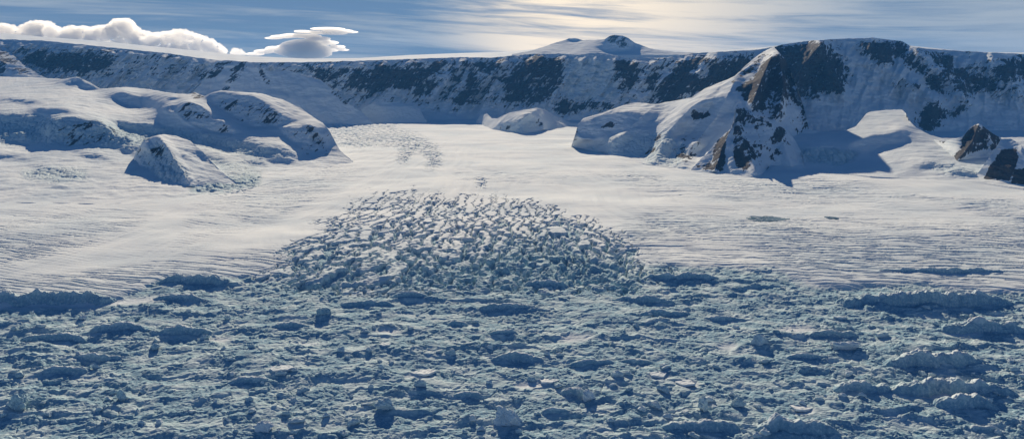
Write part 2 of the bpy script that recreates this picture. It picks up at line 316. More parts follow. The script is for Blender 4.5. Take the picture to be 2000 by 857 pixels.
# ------------------------------------------------------------------ hills and mountains
def relief(name, label, x0, x1, top, foot, smap, rmap=None, imap=None, foot_d=None, step=1.7, rows=150, depth_noise=20,
           slope_noise=0.10, nscale=(70, 16), seed=1, back=1800, backslope=0.5, gully=0.0, lean=0.8, lateral=0.12, iters=350, zn=7.0, skirt=60, icz=1.0, ribs=()):
    px = np.arange(x0, x1 + step, step)
    rowt = pl(top, px) + 0.9 * fbm(px / 17, px * 0 + seed, 3, seed + 5)
    rowf = np.maximum(pl(foot, px), rowt + 0.5)
    T = np.linspace(0, 1, rows)[:, None]
    PY = rowf[None] + (rowt - rowf)[None] * T; PX = np.repeat(px[None], rows, 0)
    d0 = dground(rowf) if foot_d is None else pl(foot_d, px)
    S = look(smap, PX, PY)
    n = fbm(PX / nscale[0] + 0.2 * PY / nscale[1], PY / nscale[1], 4, seed)
    n2 = fbm(PX / (nscale[0] * .25), PY / (nscale[1] * .3), 3, seed + 9)
    K = (PY - EYE_ROW) / F
    # one surface whose steepness follows the map in both directions (weighted least squares)
    hx, hy = 3.0, 1.0
    qx = np.arange(x0, x1 + hx, hx); y0_ = math.floor(rowt.min()) - 6; qy = np.arange(y0_, math.ceil(rowf.max()) + 3, hy)
    QX, QY = np.meshgrid(qx, qy); ft_ = np.interp(qx, px, rowf); tp_ = np.interp(qx, px, rowt)
    inside = (QY >= tp_[None] - 5) & (QY < ft_[None]); known = ~inside & (QY >= ft_[None])
    q1 = look(smap, QX, QY); q1 = np.where(q1 > 0.35, q1 * 1.4, q1) ; q1 = q1 * (1 + 0.25 * fbm(QX / nscale[0] + 0.2 * QY / nscale[1], QY / nscale[1], 3, seed))
    A = np.clip(q1 + (QY - EYE_ROW) / F, 0.05, 2.0)
    gy_ = -1.0 / (F * A) * hy                    # change of log distance per row downwards
    L = np.zeros_like(QX); ld0 = np.log(np.interp(qx, px, d0))
    L[:] = ld0[None]
    for j in range(len(qy) - 2, -1, -1):
        L[j] = np.where(inside[j], L[j + 1] - 0.5 * (gy_[j] + gy_[j + 1]), L[j])
    act = inside
    wy = (0.5 * (A[1:] + A[:-1])) ** 4 + 2e-5; wy = wy * ((act[1:] | known[1:]) & act[:-1]) / hy ** 2
    wx = lateral * (0.5 * (A[:, 1:] + A[:, :-1])) ** 2 * (act[:, 1:] & act[:, :-1]) / hx ** 2
    g0 = 0.5 * (gy_[1:] + gy_[:-1])
    def grad(Lv, tgt):
        ry = (Lv[1:] - Lv[:-1] - tgt) * wy; rx = (Lv[:, 1:] - Lv[:, :-1]) * wx
        out = np.zeros_like(Lv); out[1:] += ry; out[:-1] -= ry; out[:, 1:] += rx; out[:, :-1] -= rx
        return out * act
    dg = np.zeros_like(L); dg[1:] += wy; dg[:-1] += wy; dg[:, 1:] += wx; dg[:, :-1] += wx; dg = np.where(dg > 0, dg, 1)
    r_ = -grad(L, g0); z_ = r_ / dg; p_ = z_.copy(); rz = (r_ * z_).sum()
    for it in range(iters):
        Ap = grad(p_, 0.0); den = (p_ * Ap).sum()
        if den <= 0: break
        al = rz / den; L = L + al * p_; r_ = r_ - al * Ap; z_ = r_ / dg; rn_ = (r_ * z_).sum(); p_ = z_ + rn_ / rz * p_; rz = rn_
        if rz < 1e-14: break
    def samp(M):
        u = np.clip((PX - qx[0]) / hx, 0, len(qx) - 1.001); v = np.clip((PY - qy[0]) / hy, 0, len(qy) - 1.001)
        i = u.astype(int); j = v.astype(int); a = u - i; b = v - j
        return (M[j, i] * (1 - a) + M[j, i + 1] * a) * (1 - b) + (M[j + 1, i] * (1 - a) + M[j + 1, i + 1] * a) * b
    D = np.exp(samp(L)); D = np.maximum(D, d0[None] * 0.97)
    D[0] = d0
    X = (PX - 1000) / F * D; Z = CAM_Z - K * D
    dn = depth_noise * fbm(X / 260, Z / 130, 5, seed + 20, 0.55) * (0.25 + np.clip(S, 0, 1)) * sstep(0, 0.08, T)
    g = None
    if gully:
        g = ridged((X + lean * -Z) / 330, Z / 1400 + X / 3000, 4, seed + 30, 0.55)
        dn = dn + gully * g * np.clip(S - 0.2, 0, 1) * sstep(0, .1, T) * sstep(1.0, .9, T)
    for pts, amp, wd_ in ribs:
        best = np.full(PX.shape, 1e9)
        for (ax, ay), (bx_, by_) in zip(pts[:-1], pts[1:]):
            vx, vy = bx_ - ax, by_ - ay; t_ = np.clip(((PX - ax) * vx + (PY - ay) * vy) / (vx * vx + vy * vy), 0, 1)
            best = np.minimum(best, np.hypot(PX - ax - t_ * vx, PY - ay - t_ * vy))
        dn = dn + amp * np.clip(1 - best / wd_, 0, 1) * sstep(0, .06, T)
    D = D - dn; X = (PX - 1000) / F * D; Z = CAM_Z - K * D
    ic_ = look(imap, PX, PY) if imap is not None else 0 * PY
    steep = np.clip(S, 0, 1)
    Z = Z + sstep(0, 0.06, T) * sstep(1.0, 0.97, T) * 4.5 * fbm(X / 420, D / 95, 5, seed + 70, 0.6) * sstep(-.6, .5, fbm(X / 900, D / 900, 2, seed + 71)) * (1 - sstep(.3, .6, steep))
    Z = Z + sstep(0, 0.06, T) * ((zn + 10 * ic_) * fbm(X / 210 + 3, D / 170, 5, seed + 50, 0.5) * (0.35 + slope_noise * 5) * (1 - 0.6 * sstep(0.3, 0.7, steep)) * sstep(1.0, 0.985, T))
    if imap is not None:
        f1, f2, r, ox, oy = worley(X / 60 + .4 * fbm(X / 90, D / 90, 2, seed + 60), D / 85 + 0.3 * X / 60, seed + 61)
        ic_ = ic_ * icz; Z = Z - 22 * ic_ * sstep(0.2, 0.6, ic_ + 0.5 * r - .2) * (1 - sstep(0.05, 0.3, f2 - f1)) + ic_ * (r - .5) * 10
    rk = look(rmap, PX, PY) if rmap is not None else np.zeros_like(PY)
    if g is not None: rk = rk * (0.55 + 0.72 * sstep(-0.25, 0.30, g))
    ic = look(imap, PX, PY) if imap is not None else np.zeros_like(PY)
    # skirt under the ground in front, far side behind the crest
    bs = np.array([0.012, 0.03, 0.06, 0.1, 0.16, 0.25, 0.4, 0.6, 0.8, 1.0]) * back
    Db = D[-1][None] + bs[:, None]; fall = backslope * bs[:, None] * sstep(-0.25 * back, 0.35 * back, bs)[:, None]
    fall = fall * (1 + 0.25 * fbm(X[-1][None] / 500 + bs[:, None] * 0, bs[:, None] / 500 + 0 * Db, 2, seed + 40))
    X = np.concatenate([X[:1] * (1 - 60 / D[:1]), X, X[-1][None] * Db / D[-1][None]])
    Z = np.concatenate([Z[:1] - skirt, Z, Z[-1][None] - fall])
    Yv = np.concatenate([D[:1] - 60, D, Db])
    rk = np.concatenate([rk[:1], rk, np.repeat(rk[-1:] * .5, len(bs), 0)]); ic = np.concatenate([ic[:1], ic, np.repeat(ic[-1:] * 0, len(bs), 0)])
    o = grid_mesh(name, X, Yv, Z, {'ice': ic, 'rock': rk}, SNOW)
    tag(o, label, kind='structure'); return o, (px, D[-1], Z[0], Z[-1])

# --- plateau snow seen edge-on above the scarp, and the scarp itself
RIM = [(-600, 62), (0, 77), (87, 80), (175, 89), (245, 96), (332, 105), (385, 113), (440, 120), (483, 122), (595, 122), (700, 119), (760, 117), (900, 112), (960, 113), (1030, 106), (1090, 105), (1130, 108), (1160, 103), (1185, 105), (1225, 113), (1300, 113), (1358, 104), (1473, 98), (1512, 92), (1531, 87), (1570, 81), (1627, 77), (1704, 74), (1762, 81), (1781, 92), (1820, 96), (1878, 100), (2000, 106), (2600, 112)]
SFOOT = [(-600, 190), (0, 190), (300, 200), (600, 236), (720, 233), (800, 235), (900, 238), (940, 240), (1100, 245), (1300, 262), (1500, 262), (1700, 285), (2000, 300), (2600, 310)]
sm = paint([(0.30, [(-600, 170), (300, 175), (500, 190), (700, 200), (930, 210), (1080, 215), (1160, 240), (1160, 330), (-600, 330)], 10),
            (0.75, [(1500, 90), (1860, 80), (1900, 150), (1850, 200), (1500, 210)], 12),
            (0.42, [(1460, 205), (1620, 190), (1860, 200), (2600, 190), (2600, 340), (1460, 340)], 12)], base=0.85)
rockP = [(0.20, [(0, 92), (240, 100), (400, 122), (600, 124), (900, 118), (1095, 108), (1095, 195), (900, 215), (640, 200), (560, 160), (240, 150), (0, 160)], 8),
         (0.28, [(1200, 116), (1340, 110), (1480, 100), (1640, 80), (1660, 170), (1600, 190), (1480, 225), (1230, 215)], 9), (0.26, [(1760, 90), (2600, 115), (2600, 200), (1960, 190), (1850, 160)], 9), (1, [(35, 101), (120, 104), (217, 101), (214, 122), (210, 140), (168, 147), (105, 135), (63, 130)]),
         (0.95, [(300, 112), (350, 110), (341, 121), (311, 124)]), (0.75, [(258, 131), (262, 136), (241, 152), (238, 148)]),
         (1, [(660, 165), (690, 140), (748, 130), (811, 127), (867, 123), (862, 155), (846, 183), (832, 190), (811, 183), (755, 179), (685, 172)]),
         (0.9, [(600, 135), (665, 128), (680, 140), (650, 165), (610, 150)]),
         (1, [(874, 134), (902, 137), (916, 126), (986, 119), (965, 141), (947, 158), (909, 199), (895, 206), (877, 193), (895, 172), (890, 150)]),
         (0.1, [(911, 140), (920, 134), (908, 165), (888, 190), (880, 188)], 2),
         (1.05, [(975, 165), (1003, 123), (1045, 114), (1087, 114), (1101, 130), (1098, 155), (1091, 179), (1063, 196), (1028, 199), (982, 205), (996, 180)]),
         (0.85, [(968, 183), (975, 176), (960, 198), (928, 212), (926, 205)]),
         (0.9, [(1080, 199), (1210, 200), (1215, 207), (1150, 212), (1101, 222), (1086, 215)]),
         (1, [(1196, 120), (1245, 123), (1245, 141), (1238, 165), (1210, 185), (1201, 151)]), (0.9, [(1255, 150), (1290, 128), (1285, 160), (1262, 176)]),
         (1.05, [(1265, 205), (1275, 185), (1300, 150), (1315, 128), (1358, 113), (1435, 116), (1473, 113), (1458, 138), (1415, 160), (1377, 180), (1300, 207)]),
         (0.15, [(1345, 140), (1372, 116), (1385, 130), (1380, 150)], 3),
         (1.1, [(1440, 185), (1460, 160), (1508, 96), (1570, 84), (1608, 80), (1638, 115), (1660, 162), (1642, 180), (1608, 179), (1566, 184), (1530, 204), (1489, 222), (1454, 200)]),
         (1, [(1670, 84), (1724, 82), (1762, 85), (1785, 104), (1800, 127), (1858, 173), (1854, 187), (1827, 179), (1781, 130), (1760, 114), (1735, 121), (1724, 135), (1704, 115)]),
         (0.95, [(1820, 113), (1851, 113), (1900, 146), (1955, 172), (1889, 187), (1870, 169), (1847, 135)]),
         (0.95, [(1950, 150), (1965, 122), (2010, 117), (2010, 156), (1960, 168)]), (.9, [(2060, 130), (2200, 125), (2220, 160), (2100, 175)]),
         (0.9, [(1743, 156), (1804, 175), (1795, 180), (1760, 172)]), (1, [(1793, 219), (1808, 200), (1839, 204), (1847, 223), (1820, 264), (1800, 262)]),
         (0.8, [(1860, 222), (1878, 204), (1897, 203), (1897, 215), (1870, 228)]), (0.9, [(1555, 228), (1565, 220), (1572, 235), (1560, 236)])]
rm = paint(rockP, 7)
im = paint([(0.5, [(1101, 110), (1195, 115), (1205, 150), (1210, 195), (1100, 195)], 4)])
o, _e = relief('plateau_scarp', 'long shaded snow and dark rock escarpment closing the valley under the plateau', -600, 2600, RIM, SFOOT, sm, rm, im,
       foot_d=[(-600, 14800), (600, 14300), (1100, 13800), (1500, 11800), (2000, 11500), (2600, 12500)], rows=230, step=1.8, depth_noise=70, slope_noise=0.10, nscale=(60, 26), seed=3, back=1200, backslope=0.30, gully=330, skirt=600,
       ribs=[([(1610, 80), (1575, 120), (1545, 160), (1530, 200)], 330, 22), ([(1600, 84), (1612, 130), (1650, 185)], 260, 22), ([(1700, 84), (1750, 140), (1830, 200)], 220, 30), ([(1790, 100), (1850, 150), (1890, 200)], 260, 30),
             ([(1050, 116), (1010, 150), (975, 195)], 170, 14), ([(985, 120), (940, 165), (905, 205)], 150, 12), ([(905, 125), (870, 160), (840, 190)], 140, 12), ([(1400, 108), (1350, 160), (1310, 205)], 200, 16), ([(1950, 125), (1990, 180), (2050, 230)], 240, 30)])
# plateau surface running back from the rim up to its far skyline
def plateau():
    FAR = [(-600, 45), (0, 65), (90, 73), (175, 79), (350, 96), (490, 110), (595, 115), (700, 114), (800, 108), (900, 104), (980, 102), (1040, 97), (1080, 98), (1300, 101), (1400, 99), (1480, 94), (1530, 89), (1600, 84), (1700, 79), (1780, 90), (1900, 102), (2000, 103), (2600, 106)]
    px, D0, _, Z0 = _e
    n = 34; t = np.linspace(0, 1, n)[:, None]
    Dn = D0[None] + 140; Df = 24500 + 0 * px
    KF = (pl(FAR, px) - EYE_ROW) / F; zf = CAM_Z - KF * Df
    z0 = Z0 - 35
    D = Dn + (Df - Dn) * t ** 1.5
    z = z0[None] + (zf - z0)[None] * t ** 1.15
    z = z + 9 * fbm(((px - 1000) / F)[None] * D / 700, D / 900, 3, 211) * sstep(0, .1, t) * sstep(1, .9, t)
    X = ((px - 1000) / F)[None] * D
    Db = np.array([300., 900, 2500])[:, None] + D[-1:]; X = np.concatenate([X, ((px - 1000) / F)[None] * Db]); z = np.concatenate([z, z[-1:] - np.array([[6.], [40], [700]])]); D = np.concatenate([D, Db])
    o = grid_mesh('plateau', X, D, z, {'ice': 0 * X, 'rock': 0 * X}, SNOW)
    tag(o, 'bright sunlit snow plateau seen edge-on along the skyline', kind='structure')
plateau()
# --- far domed summit on the plateau
TOPS = [(1000, 106), (1040, 99), (1060, 92), (1090, 82), (1110, 76), (1125, 75), (1140, 79), (1160, 78), (1180, 77), (1190, 71), (1200, 69), (1215, 70), (1228, 75), (1240, 84), (1270, 95), (1300, 100), (1360, 104)]
relief('distant_summit', 'pale distant summit with a rounded grey knob rising behind the plateau', 1000, 1360, TOPS, [(1000, 108), (1360, 108)],
       paint([(0.75, [(1178, 96), (1185, 80), (1195, 66), (1225, 70), (1240, 86), (1228, 96), (1200, 100)], 3), (0.6, [(1105, 80), (1115, 72), (1135, 74), (1145, 80)], 2)], base=0.22),
       paint([(0.45, [(1186, 90), (1190, 72), (1215, 66), (1226, 76), (1226, 92)], 3)]), skirt=400, foot_d=[(1000, 19500), (1360, 19500)], rows=60, depth_noise=50, slope_noise=0.05, nscale=(40, 14), seed=13, back=2500)
# --- peak entering from the left edge
relief('left_peak', 'speckled snow peak running down from the left edge of the view', -420, 96, [(-420, 30), (-200, 20), (-60, 45), (0, 82), (21, 104), (45, 126), (70, 142), (96, 156)],
       [(-420, 190), (0, 168), (60, 158), (96, 158)], paint([(0.7, [(-300, 90), (-100, 90), (-60, 150), (-300, 170)], 10), (.6, [(0, 118), (14, 128), (12, 142), (0, 146)], 2)], base=0.26),
       paint([(0.75, [(-420, 60), (-60, 60), (10, 95), (40, 128), (66, 142), (30, 138), (-40, 120), (-420, 120)], 6), (.9, [(-20, 118), (14, 125), (10, 145), (-20, 148)], 3)]),
       skirt=600, foot_d=[(-420, 13600), (96, 13600)], rows=120, depth_noise=60, slope_noise=0.22, nscale=(26, 10), seed=17)
# --- rocky rib and pyramid spur in front of the scarp
relief('pyramid_spur', 'blue shaded triangular spur with a thin rock rib behind the snow domes', 360, 728,
       [(360, 190), (372, 184), (392, 165), (405, 145), (420, 121), (440, 118), (483, 121), (507, 135), (530, 140), (560, 137), (590, 147), (626, 156), (650, 176), (680, 203), (708, 220), (728, 240)],
       [(360, 243), (500, 243), (640, 243), (728, 243)], paint([(0.18, [(408, 178), (420, 150), (436, 122), (466, 124), (446, 152), (432, 180)], 2), (0.28, [(588, 146), (628, 155), (628, 164), (600, 154)], 2)], base=0.62),
       paint([(0.95, [(402, 150), (424, 122), (456, 120), (440, 130), (418, 152), (408, 158)], 2), (0.95, [(455, 128), (484, 121), (478, 134), (446, 172), (434, 175), (448, 146)], 3), (0.9, [(506, 134), (514, 140), (530, 162), (520, 166), (508, 148)], 2), (0.85, [(652, 178), (680, 201), (676, 204), (650, 182)], 2)], 2),
       rows=110, skirt=150, depth_noise=35, slope_noise=0.05, nscale=(40, 16), seed=23, back=1300)
# --- low mound at the head of the valley and small ones beside it
relief('valley_mound', 'low rounded shaded mound at the head of the glacier', 706, 832, [(706, 212), (725, 203), (744, 199), (770, 200), (790, 202), (808, 206), (820, 213), (832, 236)], [(706, 238), (760, 240), (832, 240)],
       paint([(0.2, [(730, 203), (800, 201), (818, 212), (800, 208), (740, 207)], 2)], base=0.5), None, paint([(.3, [(700, 200), (840, 200), (840, 240), (700, 240)], 4)]), rows=60, skirt=150, depth_noise=22, slope_noise=0.12, nscale=(22, 7), seed=29, back=700)
relief('icy_knoll', 'isolated crumpled snow knoll standing in the middle of the upper glacier', 930, 1136, [(930, 237), (940, 224), (952, 223), (961, 232), (972, 231), (993, 221), (1017, 216), (1049, 211), (1066, 216), (1091, 230), (1115, 240), (1136, 243)],
       [(930, 240), (961, 252), (1017, 262), (1060, 256), (1100, 250), (1136, 245)], paint([(0.66, [(965, 252), (979, 241), (1010, 235), (1035, 223), (1052, 230), (1065, 250), (1017, 264)], 1.5), (.15, [(1040, 215), (1066, 218), (1110, 244), (1075, 244), (1056, 226)], 2)], base=0.26),
       paint([(0.62, [(968, 250), (980, 243), (1000, 246), (990, 256)], 2), (0.75, [(1040, 226), (1052, 232), (1060, 246), (1050, 242)], 2)]), paint([(.5, [(965, 252), (979, 241), (1035, 223), (1065, 250), (1017, 264)], 4)]),
       rows=80, depth_noise=26, slope_noise=0.16, nscale=(16, 9), seed=31, back=600, lateral=0.05, ribs=[([(1049, 214), (1020, 232), (1000, 250)], 60, 9), ([(1049, 214), (1060, 235), (1062, 252)], 60, 8)])
# --- the left snow slope with its domes and hollows
LTOP = [(-600, 110), (-200, 130), (0, 150), (70, 152), (126, 155), (150, 150), (175, 161), (196, 174), (245, 170), (294, 175), (332, 182), (367, 184), (380, 181), (400, 188), (410, 183), (430, 177), (455, 179), (507, 182), (553, 195), (588, 212), (612, 229), (630, 240), (643, 255), (652, 272), (664, 294), (690, 316)]
LFOOT = [(-600, 395), (0, 395), (200, 398), (380, 392), (500, 365), (600, 335), (640, 327), (690, 318)]
lsm = paint([(0.75, [(406, 189), (430, 180), (455, 184), (497, 189), (525, 206), (546, 220), (567, 238), (546, 246), (507, 246), (483, 241), (448, 222), (420, 205)], 3),
             (0.75, [(350, 212), (367, 200), (385, 205), (402, 217), (410, 231), (437, 238), (458, 252), (462, 260), (437, 262), (402, 253), (371, 239), (353, 225)], 2.5),
             (0.62, [(542, 250), (595, 248), (602, 273), (630, 290), (615, 298), (580, 285), (553, 264)], 3), (1.1, [(597, 244), (611, 246), (632, 276), (632, 290), (609, 278)], 2),
             (0.55, [(224, 185), (245, 180), (276, 191), (276, 206), (252, 208), (227, 196)], 3), (0.6, [(138, 160), (152, 153), (175, 164), (194, 176), (168, 174)], 2),
             (0.6, [(101, 238), (140, 228), (196, 241), (217, 259), (196, 277), (140, 283), (101, 273)], 4), (0.5, [(182, 283), (210, 269), (259, 273), (224, 290)], 3),
             (0.5, [(-80, 225), (0, 226), (50, 222), (90, 232), (60, 250), (0, 248), (-80, 250)], 5), (0.45, [(0, 260), (60, 258), (90, 272), (40, 280), (0, 276)], 5),
             (0.42, [(330, 205), (345, 200), (340, 218), (326, 212)], 3), (0.45, [(332, 188), (348, 189), (344, 195), (334, 194)], 2),
             (0.36, [(365, 250), (460, 268), (540, 285), (620, 300), (560, 310), (440, 292), (380, 272)], 4), (0.36, [(380, 300), (420, 298), (450, 312), (420, 318)], 4), (0.4, [(485, 312), (520, 316), (520, 326), (490, 322)], 3),
             (.42, [(0, 192), (60, 196), (100, 204), (40, 204)], 3), (.5, [(225, 236), (290, 242), (340, 256), (300, 262), (240, 250)], 3), (.45, [(240, 282), (262, 290), (258, 304), (236, 296)], 3), (.4, [(60, 212), (130, 214), (160, 222), (90, 222)], 2.5),
             (.5, [(10, 238), (40, 234), (70, 244), (40, 252)], 2), (.4, [(-40, 300), (30, 302), (60, 310), (0, 312)], 3), (.36, [(520, 300), (600, 310), (560, 322), (520, 318)], 3), (.4, [(150, 300), (190, 300), (215, 310), (170, 312)], 3)], base=0.07)
lrm = paint([(0.33, [(560, 240), (640, 250), (655, 300), (600, 300)], 6), (0.3, [(330, 208), (400, 220), (462, 258), (400, 255)], 5), (0.3, [(101, 240), (200, 245), (260, 272), (140, 285)], 6), (0.28, [(410, 190), (520, 205), (560, 240), (480, 240)], 6), (1, [(368, 186), (380, 180), (400, 189), (398, 191), (380, 190)], 2), (0.95, [(599, 245), (611, 248), (632, 276), (632, 288), (611, 278)], 2.5), (0.6, [(612, 246), (628, 250), (640, 268), (625, 262)], 3), (0.35, [(350, 212), (367, 200), (402, 217), (410, 231), (371, 235)], 4),
             (0.3, [(101, 238), (196, 241), (217, 259), (140, 283)], 6)], 2)
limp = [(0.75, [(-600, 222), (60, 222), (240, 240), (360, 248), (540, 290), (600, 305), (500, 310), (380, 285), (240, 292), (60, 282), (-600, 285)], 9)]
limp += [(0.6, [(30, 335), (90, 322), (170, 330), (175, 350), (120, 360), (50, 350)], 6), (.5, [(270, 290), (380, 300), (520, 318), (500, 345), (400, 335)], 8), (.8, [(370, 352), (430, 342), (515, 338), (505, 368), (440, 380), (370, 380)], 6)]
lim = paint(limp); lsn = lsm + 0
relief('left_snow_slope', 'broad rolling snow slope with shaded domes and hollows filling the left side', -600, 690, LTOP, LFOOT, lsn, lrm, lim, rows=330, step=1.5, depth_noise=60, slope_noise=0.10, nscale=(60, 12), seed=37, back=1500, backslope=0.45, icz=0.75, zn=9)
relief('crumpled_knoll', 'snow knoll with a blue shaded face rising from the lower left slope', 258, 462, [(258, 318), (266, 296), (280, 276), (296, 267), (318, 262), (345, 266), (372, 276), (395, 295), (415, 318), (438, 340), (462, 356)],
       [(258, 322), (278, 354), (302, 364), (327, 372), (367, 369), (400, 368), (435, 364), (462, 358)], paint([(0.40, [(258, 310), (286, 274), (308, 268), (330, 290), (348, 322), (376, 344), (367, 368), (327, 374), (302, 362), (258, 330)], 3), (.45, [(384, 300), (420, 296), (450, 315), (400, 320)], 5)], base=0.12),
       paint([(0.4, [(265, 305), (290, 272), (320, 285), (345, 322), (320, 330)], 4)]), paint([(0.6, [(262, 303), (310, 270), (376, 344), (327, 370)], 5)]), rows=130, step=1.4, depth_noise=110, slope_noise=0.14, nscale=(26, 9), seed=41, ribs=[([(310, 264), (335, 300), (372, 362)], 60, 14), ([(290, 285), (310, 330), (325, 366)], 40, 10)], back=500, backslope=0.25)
# --- the sunlit spur that comes down from the right massif
relief('sunlit_spur', 'long sunlit snow spur descending left from the dark massif', 1116, 1592,
       [(1116, 285), (1122, 268), (1129, 243), (1140, 231), (1175, 221), (1217, 206), (1245, 200), (1280, 204), (1350, 191), (1377, 173), (1405, 162), (1435, 149), (1455, 130), (1473, 114), (1490, 102), (1512, 92), (1535, 118), (1555, 165), (1570, 210), (1582, 262), (1592, 285)],
       [(1116, 288), (1175, 297), (1210, 311), (1273, 322), (1358, 335), (1446, 342), (1500, 330), (1560, 308), (1592, 290)],
       paint([(0.62, [(1130, 267), (1137, 239), (1182, 225), (1210, 218), (1252, 220), (1245, 246), (1196, 260), (1157, 268)], 3), (0.48, [(1150, 295), (1196, 270), (1238, 250), (1290, 256), (1280, 274), (1266, 295), (1252, 309), (1210, 309)], 4),
              (0.62, [(1323, 231), (1354, 204), (1404, 190), (1435, 190), (1440, 215), (1412, 239), (1377, 260), (1319, 266)], 3), (0.14, [(1377, 256), (1400, 232), (1425, 217), (1433, 222), (1410, 248)], 2), (.55, [(1290, 285), (1330, 276), (1380, 285), (1360, 300), (1300, 300)], 4),
              (0.42, [(1440, 180), (1470, 160), (1530, 100), (1580, 100), (1580, 340), (1440, 340)], 3)], base=0.15),
       paint([(0.95, [(1346, 228), (1352, 218), (1385, 216), (1388, 226), (1360, 236)], 2), (.9, [(1175, 248), (1188, 236), (1200, 238), (1210, 242), (1192, 250)], 1.5), (.9, [(1120, 284), (1124, 262), (1131, 246), (1128, 270)], 2), (0.75, [(1262, 300), (1278, 275), (1292, 262), (1282, 288), (1266, 308)], 2),
              (1.05, [(1440, 176), (1462, 160), (1500, 110), (1560, 100), (1560, 215), (1489, 222), (1454, 200)], 3), (.6, [(1400, 165), (1450, 140), (1490, 105), (1512, 94), (1500, 112), (1440, 158)], 3),
              (.45, [(1460, 215), (1590, 190), (1590, 290), (1540, 240)], 6), (.4, [(1395, 262), (1360, 300), (1330, 325), (1300, 300), (1340, 270)], 5)], 2),
       paint([(0.5, [(1130, 290), (1200, 262), (1290, 256), (1350, 290), (1330, 330), (1210, 311)], 6)]),
       rows=200, step=1.4, depth_noise=40, slope_noise=0.11, nscale=(34, 14), seed=43, back=900, zn=10, ribs=[([(1512, 92), (1435, 150), (1350, 210), (1300, 262), (1275, 318)], 120, 22), ([(1435, 160), (1400, 228), (1350, 290), (1330, 330)], 110, 20), ([(1280, 206), (1215, 262), (1180, 296)], 80, 18),
             ([(1512, 100), (1490, 150), (1470, 200)], 170, 14), ([(1520, 110), (1530, 165), (1520, 225)], 170, 14)])
# --- slope with the bright hump below the massif
relief('bright_hump_slope', 'sunlit snow apron with a flat-topped hump below the dark massif', 1500, 2600,
       [(1500, 330), (1520, 290), (1543, 250), (1589, 254), (1631, 262), (1650, 256), (1672, 247), (1684, 232), (1692, 222), (1702, 218), (1735, 215), (1762, 214), (1770, 222), (1776, 236), (1790, 250), (1820, 265), (1840, 270), (1900, 270), (2000, 268), (2600, 262)],
       [(1500, 338), (1566, 330), (1700, 345), (1900, 356), (2000, 368), (2600, 372)],
       paint([(0.5, [(1650, 282), (1700, 266), (1762, 256), (1765, 281), (1724, 286), (1700, 297), (1670, 295)], 3), (0.42, [(1554, 289), (1620, 286), (1685, 297), (1665, 315), (1635, 324), (1577, 317)], 5), (0.4, [(1780, 322), (1810, 316), (1850, 326), (1800, 334)], 4), (.5, [(1545, 250), (1600, 254), (1590, 262), (1548, 262)], 3), (.4, [(1860, 330), (1920, 340), (1900, 350), (1860, 345)], 4)], base=0.10), None,
       paint([(0.8, [(1554, 289), (1620, 286), (1685, 297), (1665, 315), (1635, 324), (1577, 317)], 4), (.5, [(1770, 320), (1850, 316), (1960, 340), (1880, 350)], 6)]), rows=170, step=1.6, depth_noise=26, slope_noise=0.10, nscale=(50, 10), seed=47, back=700, backslope=.3)
# --- rock spur with the pointed foot
relief('rock_spur', 'brown and black rock spur with a long blue shadowed flank', 1350, 1572,
       [(1350, 330), (1368, 312), (1385, 296), (1400, 276), (1415, 262), (1427, 252), (1433, 236), (1437, 205), (1445, 200), (1469, 219), (1500, 234), (1516, 242), (1539, 256), (1554, 275), (1566, 296), (1572, 322)],
       [(1350, 333), (1380, 336), (1431, 340), (1470, 345), (1485, 343), (1500, 330), (1572, 328)], paint([(0.28, [(1350, 340), (1350, 290), (1427, 240), (1437, 262), (1428, 345)], 2), (0.16, [(1410, 275), (1425, 255), (1432, 262), (1424, 300), (1430, 335), (1420, 335), (1414, 300)], 2)], base=0.42),
       paint([(0.95, [(1388, 290), (1425, 255), (1420, 280), (1412, 335), (1362, 328), (1358, 322), (1394, 316)], 2), (1.0, [(1435, 235), (1450, 262), (1470, 288), (1477, 312), (1464, 310), (1450, 330), (1438, 322), (1431, 290)], 2), (.8, [(1438, 204), (1462, 224), (1470, 250), (1455, 250), (1440, 232)], 2), (0.9, [(1511, 252), (1530, 246), (1536, 262), (1524, 271), (1510, 266)], 1.5), (.75, [(1488, 290), (1505, 286), (1505, 296)], 1.5), (.7, [(1505, 300), (1527, 300), (1524, 306)], 1.5), (.36, [(1440, 210), (1500, 236), (1560, 300), (1500, 326), (1440, 335)], 5)][::-1], 2),
       rows=130, step=1.1, depth_noise=36, slope_noise=0.16, nscale=(18, 12), seed=53, back=500, ribs=[([(1436, 204), (1440, 250), (1462, 300), (1478, 340)], 70, 14), ([(1427, 252), (1410, 290), (1395, 334)], 70, 12), ([(1500, 236), (1530, 280), (1545, 325)], 60, 16)])
# --- nunataks at the right edge
relief('pointed_nunatak', 'dark pointed rock outcrop with a small snow cap', 1824, 1974, [(1824, 272), (1840, 277), (1860, 272), (1878, 268), (1890, 256), (1897, 248), (1905, 244), (1912, 242), (1920, 247), (1935, 258), (1955, 270), (1974, 290)],
       [(1824, 275), (1850, 300), (1870, 316), (1905, 308), (1950, 300), (1974, 296)], paint([(0.2, [(1903, 246), (1912, 240), (1922, 247), (1912, 250)], 1)], base=0.6), paint([(1.2, [(1880, 270), (1893, 250), (1900, 244), (1914, 246), (1926, 250), (1958, 270), (1955, 292), (1920, 292), (1890, 304), (1862, 318), (1856, 312), (1878, 290)], 2), (.9, [(1826, 270), (1848, 272), (1846, 280), (1832, 280)], 1.5)], 2),
       rows=90, step=1.1, depth_noise=50, slope_noise=0.16, nscale=(14, 10), seed=59, back=350, skirt=150, foot_d=[(1824, 8700), (1850, 8200), (1870, 7800), (1905, 7900), (1974, 8100)],
       ribs=[([(1912, 243), (1900, 275), (1872, 312)], 60, 9), ([(1912, 243), (1935, 275), (1950, 298)], 60, 9)])
